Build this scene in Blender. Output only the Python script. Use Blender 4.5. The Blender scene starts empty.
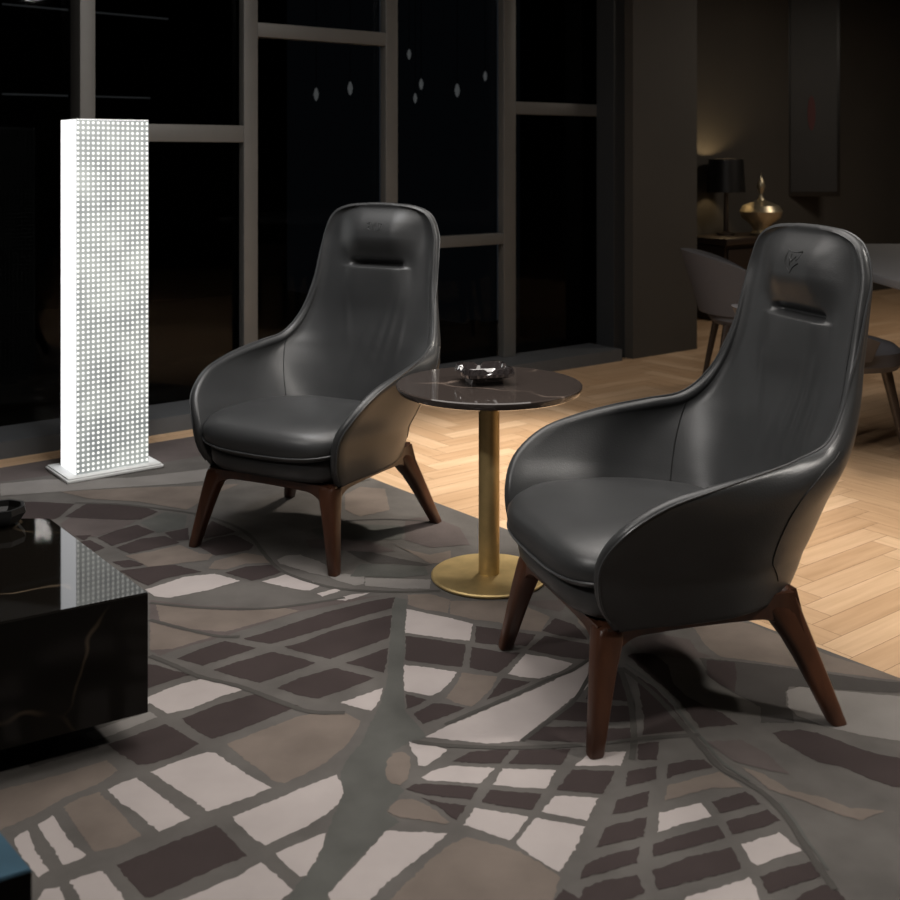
import bpy, bmesh, math, random
from mathutils import Vector, Matrix
random.seed(7)
S = bpy.context.scene
C = S.collection

# ------------------------------------------------------------------ camera
F, YH, HC = 1120.0, 156.0, 1.25           # focal length in px, horizon row, camera height
cd = bpy.data.cameras.new('camera'); cam = bpy.data.objects.new('camera', cd); C.objects.link(cam)
cam.location = (0, 0, HC); cam.rotation_euler = (math.pi/2, 0, 0)
cd.sensor_width = 36; cd.lens = F/900*36
cd.shift_y = -(450-YH)/900
cd.clip_start = .05; cd.clip_end = 60
cd.dof.use_dof = True; cd.dof.focus_distance = 3.1; cd.dof.aperture_fstop = 5.0
S.camera = cam

# ------------------------------------------------------------------ world, exposure, lights
w = bpy.data.worlds.new('world'); S.world = w; w.use_nodes = True
w.node_tree.nodes['Background'].inputs[0].default_value = (.75, .85, 1, 1)
w.node_tree.nodes['Background'].inputs[1].default_value = .012
S.view_settings.view_transform = 'Standard'; S.view_settings.look = 'None'
S.view_settings.gamma = 1; S.view_settings.exposure = 0.0

def spot(name, loc, tgt, power, col, size, rad=.06, blend=.6):
    l = bpy.data.lights.new(name, 'SPOT'); l.energy = power; l.color = col
    l.spot_size = math.radians(size); l.spot_blend = blend; l.shadow_soft_size = rad
    o = bpy.data.objects.new(name, l); C.objects.link(o); o.location = loc
    o.rotation_euler = (Vector(tgt)-Vector(loc)).to_track_quat('-Z', 'Y').to_euler()
    return o
CEIL = 2.85
spot('ceiling_spot_right', (2.5, 1.9, CEIL-.05), (.0, 3.4, .4), 240, (1, .95, .89), 70, .16)
spot('ceiling_spot_left', (-2.3, 1.2, CEIL-.05), (.5, 2.8, .8), 190, (1, .96, .92), 50, .12, .9)  # added fill for the right chair's backrest and the shadow beneath it
spot('ceiling_spot_parquet', (.75, 4.9, CEIL-.05), (.35, 4.45, 0), 560, (1, .92, .82), 48, .12, .9)
spot('ceiling_spot_parquet_right', (2.1, 3.3, CEIL-.05), (1.75, 3.3, 0), 230, (1, .92, .82), 58, .12, .9)
spot('ceiling_spot_rug', (-.2, 2.9, CEIL-.05), (-.2, 2.8, 0), 30, (1, .93, .88), 60, .2, .9)
spot('ceiling_spot_window', (-.9, 3.5, CEIL-.05), (-1.0, 4.3, .2), 70, (.95, .97, 1), 70, .12, .9)
def area(name, loc, size, power, col):
    l = bpy.data.lights.new(name, 'AREA'); l.energy = power; l.color = col; l.size = size
    o = bpy.data.objects.new(name, l); C.objects.link(o); o.location = loc; return o
area('ceiling_panel', (-.1, 3.1, CEIL-.03), 2.6, 82, (1, .95, .90))  # added soft overhead fill, not a visible fitting
area('ceiling_panel_dining', (4.0, 7.2, CEIL-.03), 1.0, 38, (1, .88, .74))  # added fill to lift the dark back room, no fitting there

# ------------------------------------------------------------------ material helpers
def mat(name, col, rough=.5, metal=0, var=0, scale=8, bump=0, bscale=60, spec=None, coat=0, col2=None, detail=4):
    m = bpy.data.materials.new(name); m.use_nodes = True
    nt = m.node_tree; b = nt.nodes['Principled BSDF']
    b.inputs['Base Color'].default_value = (*col, 1); b.inputs['Roughness'].default_value = rough
    b.inputs['Metallic'].default_value = metal
    if spec is not None: b.inputs['Specular IOR Level'].default_value = spec
    if coat: b.inputs['Coat Weight'].default_value = coat; b.inputs['Coat Roughness'].default_value = .08
    tc = nt.nodes.new('ShaderNodeTexCoord')
    if var or col2:
        n = nt.nodes.new('ShaderNodeTexNoise'); n.inputs['Scale'].default_value = scale; n.inputs['Detail'].default_value = detail
        nt.links.new(tc.outputs['Object'], n.inputs['Vector'])
        r = nt.nodes.new('ShaderNodeValToRGB')
        r.color_ramp.elements[0].position = .3; r.color_ramp.elements[1].position = .7
        a = col if col2 else tuple(c*(1-var) for c in col)
        c2 = col2 if col2 else tuple(min(1, c*(1+var)) for c in col)
        r.color_ramp.elements[0].color = (*a, 1); r.color_ramp.elements[1].color = (*c2, 1)
        nt.links.new(n.outputs['Fac'], r.inputs['Fac']); nt.links.new(r.outputs['Color'], b.inputs['Base Color'])
    if bump:
        n = nt.nodes.new('ShaderNodeTexNoise'); n.inputs['Scale'].default_value = bscale; n.inputs['Detail'].default_value = 3
        nt.links.new(tc.outputs['Object'], n.inputs['Vector'])
        bp = nt.nodes.new('ShaderNodeBump'); bp.inputs['Strength'].default_value = bump; bp.inputs['Distance'].default_value = .004
        nt.links.new(n.outputs['Fac'], bp.inputs['Height']); nt.links.new(bp.outputs['Normal'], b.inputs['Normal'])
    return m
def emis(name, col, s):
    m = bpy.data.materials.new(name); m.use_nodes = True
    b = m.node_tree.nodes['Principled BSDF']; b.inputs['Base Color'].default_value = (.8, .8, .8, 1)
    b.inputs['Emission Color'].default_value = (*col, 1); b.inputs['Emission Strength'].default_value = s
    return m
def marble(name, base, vein, rough, m0=.48, m1=.62):
    m = mat(name, base, rough); nt = m.node_tree; b = nt.nodes['Principled BSDF']
    tc = nt.nodes.new('ShaderNodeTexCoord')
    n = nt.nodes.new('ShaderNodeTexNoise'); n.inputs['Scale'].default_value = 3.2; n.inputs['Detail'].default_value = 3
    nt.links.new(tc.outputs['Object'], n.inputs['Vector'])
    mx = nt.nodes.new('ShaderNodeMixRGB'); mx.inputs[0].default_value = .22
    nt.links.new(tc.outputs['Object'], mx.inputs[1]); nt.links.new(n.outputs['Color'], mx.inputs[2])
    v = nt.nodes.new('ShaderNodeTexVoronoi'); v.feature = 'DISTANCE_TO_EDGE'; v.inputs['Scale'].default_value = 2.6
    nt.links.new(mx.outputs[0], v.inputs['Vector'])
    r = nt.nodes.new('ShaderNodeValToRGB'); r.color_ramp.elements[0].position = 0; r.color_ramp.elements[0].color = (*vein, 1)
    r.color_ramp.elements[1].position = .012; r.color_ramp.elements[1].color = (*base, 1)
    nt.links.new(v.outputs['Distance'], r.inputs['Fac'])
    n2 = nt.nodes.new('ShaderNodeTexNoise'); n2.inputs['Scale'].default_value = 4
    nt.links.new(tc.outputs['Object'], n2.inputs['Vector'])
    r2 = nt.nodes.new('ShaderNodeValToRGB'); r2.color_ramp.elements[0].position = m0; r2.color_ramp.elements[1].position = m1
    nt.links.new(n2.outputs['Fac'], r2.inputs['Fac'])
    m2 = nt.nodes.new('ShaderNodeMixRGB'); m2.inputs[1].default_value = (*base, 1)
    nt.links.new(r2.outputs['Color'], m2.inputs[0]); nt.links.new(r.outputs['Color'], m2.inputs[2])
    nt.links.new(m2.outputs[0], b.inputs['Base Color'])
    return m
def wood(name, c1, c2, rough, stretch, scale=14):
    m = mat(name, c1, rough); nt = m.node_tree; b = nt.nodes['Principled BSDF']
    tc = nt.nodes.new('ShaderNodeTexCoord'); mp = nt.nodes.new('ShaderNodeMapping'); mp.inputs['Scale'].default_value = stretch
    n = nt.nodes.new('ShaderNodeTexNoise'); n.inputs['Scale'].default_value = scale; n.inputs['Detail'].default_value = 6
    r = nt.nodes.new('ShaderNodeValToRGB'); r.color_ramp.elements[0].position = .35; r.color_ramp.elements[1].position = .65
    r.color_ramp.elements[0].color = (*c1, 1); r.color_ramp.elements[1].color = (*c2, 1)
    nt.links.new(tc.outputs['Object'], mp.inputs[0]); nt.links.new(mp.outputs[0], n.inputs['Vector'])
    nt.links.new(n.outputs['Fac'], r.inputs['Fac']); nt.links.new(r.outputs['Color'], b.inputs['Base Color'])
    return m

M_leather = mat('dark_leather', (.034, .0350, .0360), .38, var=.12, scale=6, bump=.10, bscale=260)
M_seam = mat('leather_seam', (.006, .006, .006), .6)
M_piping = mat('leather_piping', (.05, .052, .054), .35)
M_emboss = mat('embossed_leather', (.012, .013, .013), .5)
M_walnut = wood('walnut', (.040, .016, .009), (.085, .032, .016), .33, (1, 1, .12), 22)
M_brass = mat('brushed_brass', (.58, .43, .20), .48, metal=.75, var=.12, scale=20)
M_marble = marble('dark_marble', (.045, .036, .032), (.22, .17, .14), .05)
M_marble2 = marble('black_marble', (.006, .005, .004), (.16, .12, .08), .03)
M_marble2s = marble('black_marble_side', (.006, .005, .004), (.085, .062, .042), .12, .38, .55)
M_marble2s.node_tree.nodes['Principled BSDF'].inputs['Specular IOR Level'].default_value = .12
M_blue_refl = mat('blue_grey_stone', (.06, .12, .17), .18, var=.3, scale=6)  # blue reflection on the low table top, painted into its base colour
M_black = mat('black', (.004, .004, .004), .4)
M_frame = mat('window_frame_grey', (.085, .082, .077), .45, var=.05)
M_framed = mat('window_frame_dark', (.022, .024, .026), .5)
M_sill = mat('sill_grey', (.07, .073, .077), .5, var=.08)
M_wall = mat('wall_brown', (.038, .033, .027), .75, var=.08, scale=2)
M_wall2 = mat('wall_dark', (.05, .045, .038), .8, var=.08, scale=2)
M_ceil = mat('ceiling_dark', (.03, .03, .032), .8)
M_white = mat('white_metal', (.72, .73, .72), .45)
M_grey_fab = mat('grey_fabric', (.058, .056, .062), .7, bump=.2, bscale=200)
M_darkwood = mat('dark_wood', (.022, .014, .010), .4)
M_tabletop = mat('table_top_grey', (.10, .098, .10), .4)

# ------------------------------------------------------------------ mesh helpers
def obj(name, bm, m, parent=None, smooth=True, sharp=40):
    me = bpy.data.meshes.new(name)
    bmesh.ops.recalc_face_normals(bm, faces=bm.faces) if bm.faces else None
    bm.to_mesh(me); bm.free()
    for x in (m if isinstance(m, (list, tuple)) else [m]): me.materials.append(x)
    if smooth:
        for p in me.polygons: p.use_smooth = True
        me.set_sharp_from_angle(angle=math.radians(sharp))
    o = bpy.data.objects.new(name, me); C.objects.link(o)
    if parent: o.parent = parent
    return o
def thing(name, label, cat, loc=(0, 0, 0), rz=0, group=None):
    o = bpy.data.objects.new(name, None); C.objects.link(o); o.empty_display_size = .1
    o.location = loc; o.rotation_euler = (0, 0, rz)
    return tag(o, label, cat, group)
def tag(o, label, cat, group=None):
    o['label'] = label; o['category'] = cat
    if group: o['group'] = group
    return o
def struct(name, bm, m, parent=None, smooth=False):
    o = obj(name, bm, m, parent, smooth)
    if not parent: o['kind'] = 'structure'
    return o
def box(bm, c, s, rz=0, bev=0, mi=0):
    r = bmesh.ops.create_cube(bm, size=1)
    vs = r['verts']
    bmesh.ops.scale(bm, verts=vs, vec=s)
    fs = list({f for v in vs for f in v.link_faces})
    if bev:
        es = list({e for v in vs for e in v.link_edges})
        rr = bmesh.ops.bevel(bm, geom=es, offset=bev, segments=3, affect='EDGES', profile=.5)
        vs = list({v for f in rr['faces'] for v in f.verts} | {v for v in vs if v.is_valid})
        fs = list({f for v in vs for f in v.link_faces})
    for f in fs: f.material_index = mi
    bmesh.ops.rotate(bm, verts=vs, cent=(0, 0, 0), matrix=Matrix.Rotation(rz, 3, 'Z'))
    bmesh.ops.translate(bm, verts=vs, vec=c)
def lathe(bm, prof, n=48, c=(0, 0, 0)):
    rings = []
    for r, z in prof:
        if r < 1e-6: rings.append([bm.verts.new((c[0], c[1], c[2]+z))])
        else: rings.append([bm.verts.new((c[0]+r*math.cos(2*math.pi*i/n), c[1]+r*math.sin(2*math.pi*i/n), c[2]+z)) for i in range(n)])
    for a, b in zip(rings, rings[1:]):
        for i in range(n):
            j = (i+1) % n
            if len(a) == 1 and len(b) == 1: continue
            if len(a) == 1: bm.faces.new((a[0], b[j], b[i]))
            elif len(b) == 1: bm.faces.new((a[i], a[j], b[0]))
            else: bm.faces.new((a[i], a[j], b[j], b[i]))
def loft(bm, rings, close=True, cap=True):
    R = [[bm.verts.new(p) for p in r] for r in rings]
    n = len(R[0])
    for a, b in zip(R, R[1:]):
        for i in range(n if close else n-1):
            j = (i+1) % n; bm.faces.new((a[i], a[j], b[j], b[i]))
    if cap: bm.faces.new(R[0][::-1]); bm.faces.new(R[-1])
def tube(bm, pts, r, n=8):
    pts = [Vector(p) for p in pts]; rings = []
    prev = None
    for i, p in enumerate(pts):
        t = (pts[min(i+1, len(pts)-1)]-pts[max(i-1, 0)]).normalized()
        if prev is None: prev = t.orthogonal().normalized()
        a = (prev - t*prev.dot(t)).normalized(); prev = a; b = t.cross(a)
        rr = r(i) if callable(r) else r
        rings.append([p+a*rr*math.cos(2*math.pi*k/n)+b*rr*math.sin(2*math.pi*k/n) for k in range(n)])
    loft(bm, rings)
def prism(bm, poly, z0, z1, mi=0):
    a = [bm.verts.new((x, y, z0)) for x, y in poly]; b = [bm.verts.new((x, y, z1)) for x, y in poly]
    n = len(a); fs = [bm.faces.new(a[::-1]), bm.faces.new(b)]
    for i in range(n): fs.append(bm.faces.new((a[i], a[(i+1) % n], b[(i+1) % n], b[i])))
    for f in fs: f.material_index = mi
    return fs
def interp(keys, t):
    # smooth (Catmull-Rom) interpolation of a list of tuples at t in [0, len-1]
    n = len(keys); i = min(int(t), n-2); u = t-i
    p0, p1, p2, p3 = keys[max(i-1, 0)], keys[i], keys[i+1], keys[min(i+2, n-1)]
    return tuple(.5*(2*b+(c-a)*u+(2*a-5*b+4*c-d)*u*u+(3*b-a-3*c+d)*u**3) for a, b, c, d in zip(p0, p1, p2, p3))

# window-wall axes: U runs along the window wall to the right, N away from the camera
AU = math.atan2(.6087, .7934)
U = Vector((.7934, .6087, 0)); N = Vector((-.6087, .7934, 0))
def un(u, n, z=0): return U*u+N*n+Vector((0, 0, z))

# ------------------------------------------------------------------ floor (herringbone parquet)
FZ = -.012                                  # floor surface; the rug's top is z = 0
def floor():
    bm = bmesh.new(); cl = bm.loops.layers.color.new('board')
    L, Wd = .45, .09
    x0, x1, y0, y1 = -3.4, 4.6, -1.2, 10.5
    def board(cx, cy, horiz):
        hx, hy = (L/2, Wd/2) if horiz else (Wd/2, L/2)
        g = .0007
        k = random.random(); t = random.random()
        pts = [(-hx+g, -hy+g), (hx-g, -hy+g), (hx-g, hy-g), (-hx+g, hy-g)]
        wpts = [U*(cx+a)+N*(cy+b) for a, b in pts]
        c = sum(wpts, Vector())/4
        if not (x0-.6 < c.x < x1+.9 and y0-.6 < c.y < y1+.6): return
        if c.x > 5.1 or cy > 6.55: return
        vs = [bm.verts.new((p.x, p.y, FZ)) for p in wpts]
        f = bm.faces.new(vs if True else vs)
        for l in f.loops: l[cl] = (k, t, 1 if horiz else 0, 1)
    n = int(L/Wd)
    # herringbone: L-shaped pairs stepped along the diagonal
    for j in range(-40, 40):
        for i in range(-130, 130):
            ox = i*Wd + j*L*1.0
            oy = i*Wd - j*L*1.0
            board(ox+L/2, oy+Wd/2, True)
            board(ox+Wd/2+0, oy+Wd+L/2, False)
    m = bpy.data.materials.new('oak_parquet'); m.use_nodes = True; nt = m.node_tree; b = nt.nodes['Principled BSDF']
    at = nt.nodes.new('ShaderNodeVertexColor'); at.layer_name = 'board'
    sp = nt.nodes.new('ShaderNodeSeparateColor'); nt.links.new(at.outputs['Color'], sp.inputs[0])
    tc = nt.nodes.new('ShaderNodeTexCoord')
    gs = []
    for rot, sc in ((-AU, (3, 40, 1)), (-AU, (40, 3, 1))):
        mp = nt.nodes.new('ShaderNodeMapping'); mp.vector_type = 'POINT'
        mp.inputs['Rotation'].default_value = (0, 0, rot)
        mp2 = nt.nodes.new('ShaderNodeMapping'); mp2.inputs['Scale'].default_value = sc
        ns = nt.nodes.new('ShaderNodeTexNoise'); ns.inputs['Scale'].default_value = 1; ns.inputs['Detail'].default_value = 5
        nt.links.new(tc.outputs['Object'], mp.inputs[0]); nt.links.new(mp.outputs[0], mp2.inputs[0]); nt.links.new(mp2.outputs[0], ns.inputs['Vector'])
        gs.append(ns)
    mx = nt.nodes.new('ShaderNodeMixRGB'); nt.links.new(sp.outputs['Blue'], mx.inputs[0])
    nt.links.new(gs[1].outputs['Fac'], mx.inputs[1]); nt.links.new(gs[0].outputs['Fac'], mx.inputs[2])
    r1 = nt.nodes.new('ShaderNodeValToRGB')
    for e, p, c in zip(r1.color_ramp.elements, (0, 1), ((.49, .32, .19, 1), (.64, .45, .29, 1))): e.position = p; e.color = c
    nt.links.new(sp.outputs['Red'], r1.inputs['Fac'])
    r2 = nt.nodes.new('ShaderNodeValToRGB')
    for e, p, c in zip(r2.color_ramp.elements, (.3, .7), ((.80, .77, .72, 1), (1, 1, 1, 1))): e.position = p; e.color = c
    nt.links.new(mx.outputs[0], r2.inputs['Fac'])
    mu = nt.nodes.new('ShaderNodeMixRGB'); mu.blend_type = 'MULTIPLY'; mu.inputs[0].default_value = 1
    nt.links.new(r1.outputs['Color'], mu.inputs[1]); nt.links.new(r2.outputs['Color'], mu.inputs[2]); nt.links.new(mu.outputs[0], b.inputs['Base Color'])
    b.inputs['Roughness'].default_value = .42
    sub = mat('parquet_joint', (.10, .05, .025), .7)
    # dark bed under the boards, so the joints read as lines
    q = [un(-3.5, -2.5), un(10.5, -2.5), un(10.5, 6.6), un(-3.5, 6.6)]
    base = prism(bm, [(p.x, p.y) for p in q], FZ-.06, FZ-.0006, 1)
    o = struct('floor', bm, [m, sub])
    return o
floor()

# ------------------------------------------------------------------ room shell
WN = 5.05                                    # window plane
def wbox(name, u0, u1, n0, n1, z0, z1, m, parent=None, kind=True, bev=0):
    bm = bmesh.new(); c = un((u0+u1)/2, (n0+n1)/2, (z0+z1)/2)
    box(bm, c, (u1-u0, n1-n0, z1-z0), AU, bev)
    return struct(name, bm, m, parent) if kind else obj(name, bm, m, parent, smooth=bool(bev))
def pxu(px, n=WN):
    a = (px-450)/F; d = n/(.7934-.6087*a); return d*(.7934*a+.6087)
UR = pxu(633, 4.83)
bm = bmesh.new()
q = [un(-3.5, -2.5), un(10.5, -2.5), un(10.5, 6.6), un(-3.5, 6.6)]
prism(bm, [(p.x, p.y) for p in q], CEIL, CEIL+.1); struct('ceiling', bm, M_ceil)
wbox('trim_1', -3.5, pxu(622, 4.83), 4.83, 5.12, FZ, .06, M_sill)                # low step below the glazing
wbox('wall_left', -3.6, -3.5, -2.6, 6.6, FZ, CEIL, M_wall2)
wbox('wall_front', -3.5, 10.5, -2.6, -2.5, FZ, CEIL, M_wall2)
wbox('wall_right', 10.5, 10.6, -2.6, 6.6, FZ, CEIL, M_wall2)
uPa, uPb = UR, pxu(697, 4.83)
wbox('wall_pier', uPa, uPb, 4.83, 5.9, FZ, CEIL, M_wall)
wbox('wall_back', uPb, 10.5, 5.9, 6.0, FZ, CEIL, M_wall)
# outside enclosure beyond the glass
wbox('wall_outside', -3.6, 5.2, 9.3, 9.4, FZ, CEIL, M_black)
wbox('floor_outside', -3.6, 5.2, 6.6, 9.3, FZ-.06, FZ, M_black)
wbox('ceiling_outside', -3.6, 5.2, 6.6, 9.4, CEIL, CEIL+.1, M_black)

# window: frames as posts and rails around panes
posts = [(pxu(80, WN-.06), pxu(95.5, WN-.06)), (pxu(244), pxu(258)), (pxu(386), pxu(398)), (pxu(504), pxu(516))]
zb, zt = .06, CEIL
gl = bpy.data.materials.new('window_glass'); gl.use_nodes = True
gb = gl.node_tree.nodes['Principled BSDF']; gb.inputs['Base Color'].default_value = (.10, .11, .12, 1)
gb.inputs['Roughness'].default_value = .02; gb.inputs['Transmission Weight'].default_value = 1; gb.inputs['IOR'].default_value = 1.2
edges = [-3.5, *[x for p in posts for x in p], pxu(606)]
rails = {1: [(1.318, 1.402)], 2: [(1.85, 1.922)], 3: [(.730, .795)], 4: [(1.50, 1.58)]}
rails = {1: [(1.318, 1.402)], 2: [(1.85, 1.922)], 3: [(.730, .795)], 4: [(1.50, 1.575)]}
for i in range(5):
    u0 = edges[2*i]; u1 = edges[2*i+1]
    wd = bmesh.new()
    box(wd, un((u0+u1)/2, WN+.07, (zb+zt)/2), (u1-u0, .010, zt-zb), AU)
    wo = struct('window_%d' % (i+1), wd, gl)
    for z0, z1 in rails.get(i, []):
        wbox('window_rail', u0, u1, WN, WN+.055, z0, z1, M_frame, wo, False, .003)
    if i < 4:
        p0, p1 = posts[i]
        dn = .06 if i == 0 else 0
        wbox('window_post', p0, p1, WN-dn, WN+(.10 if i == 0 else .055), zb, zt, M_frame, wo, False, .003)
    else:
        wbox('window_post', pxu(606), uPa, WN-.02, WN+.055, zb, zt, M_framed, wo, False)
wbox('trim_2', pxu(622, 4.83), uPa, 4.90, WN, FZ, CEIL, M_framed)

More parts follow.
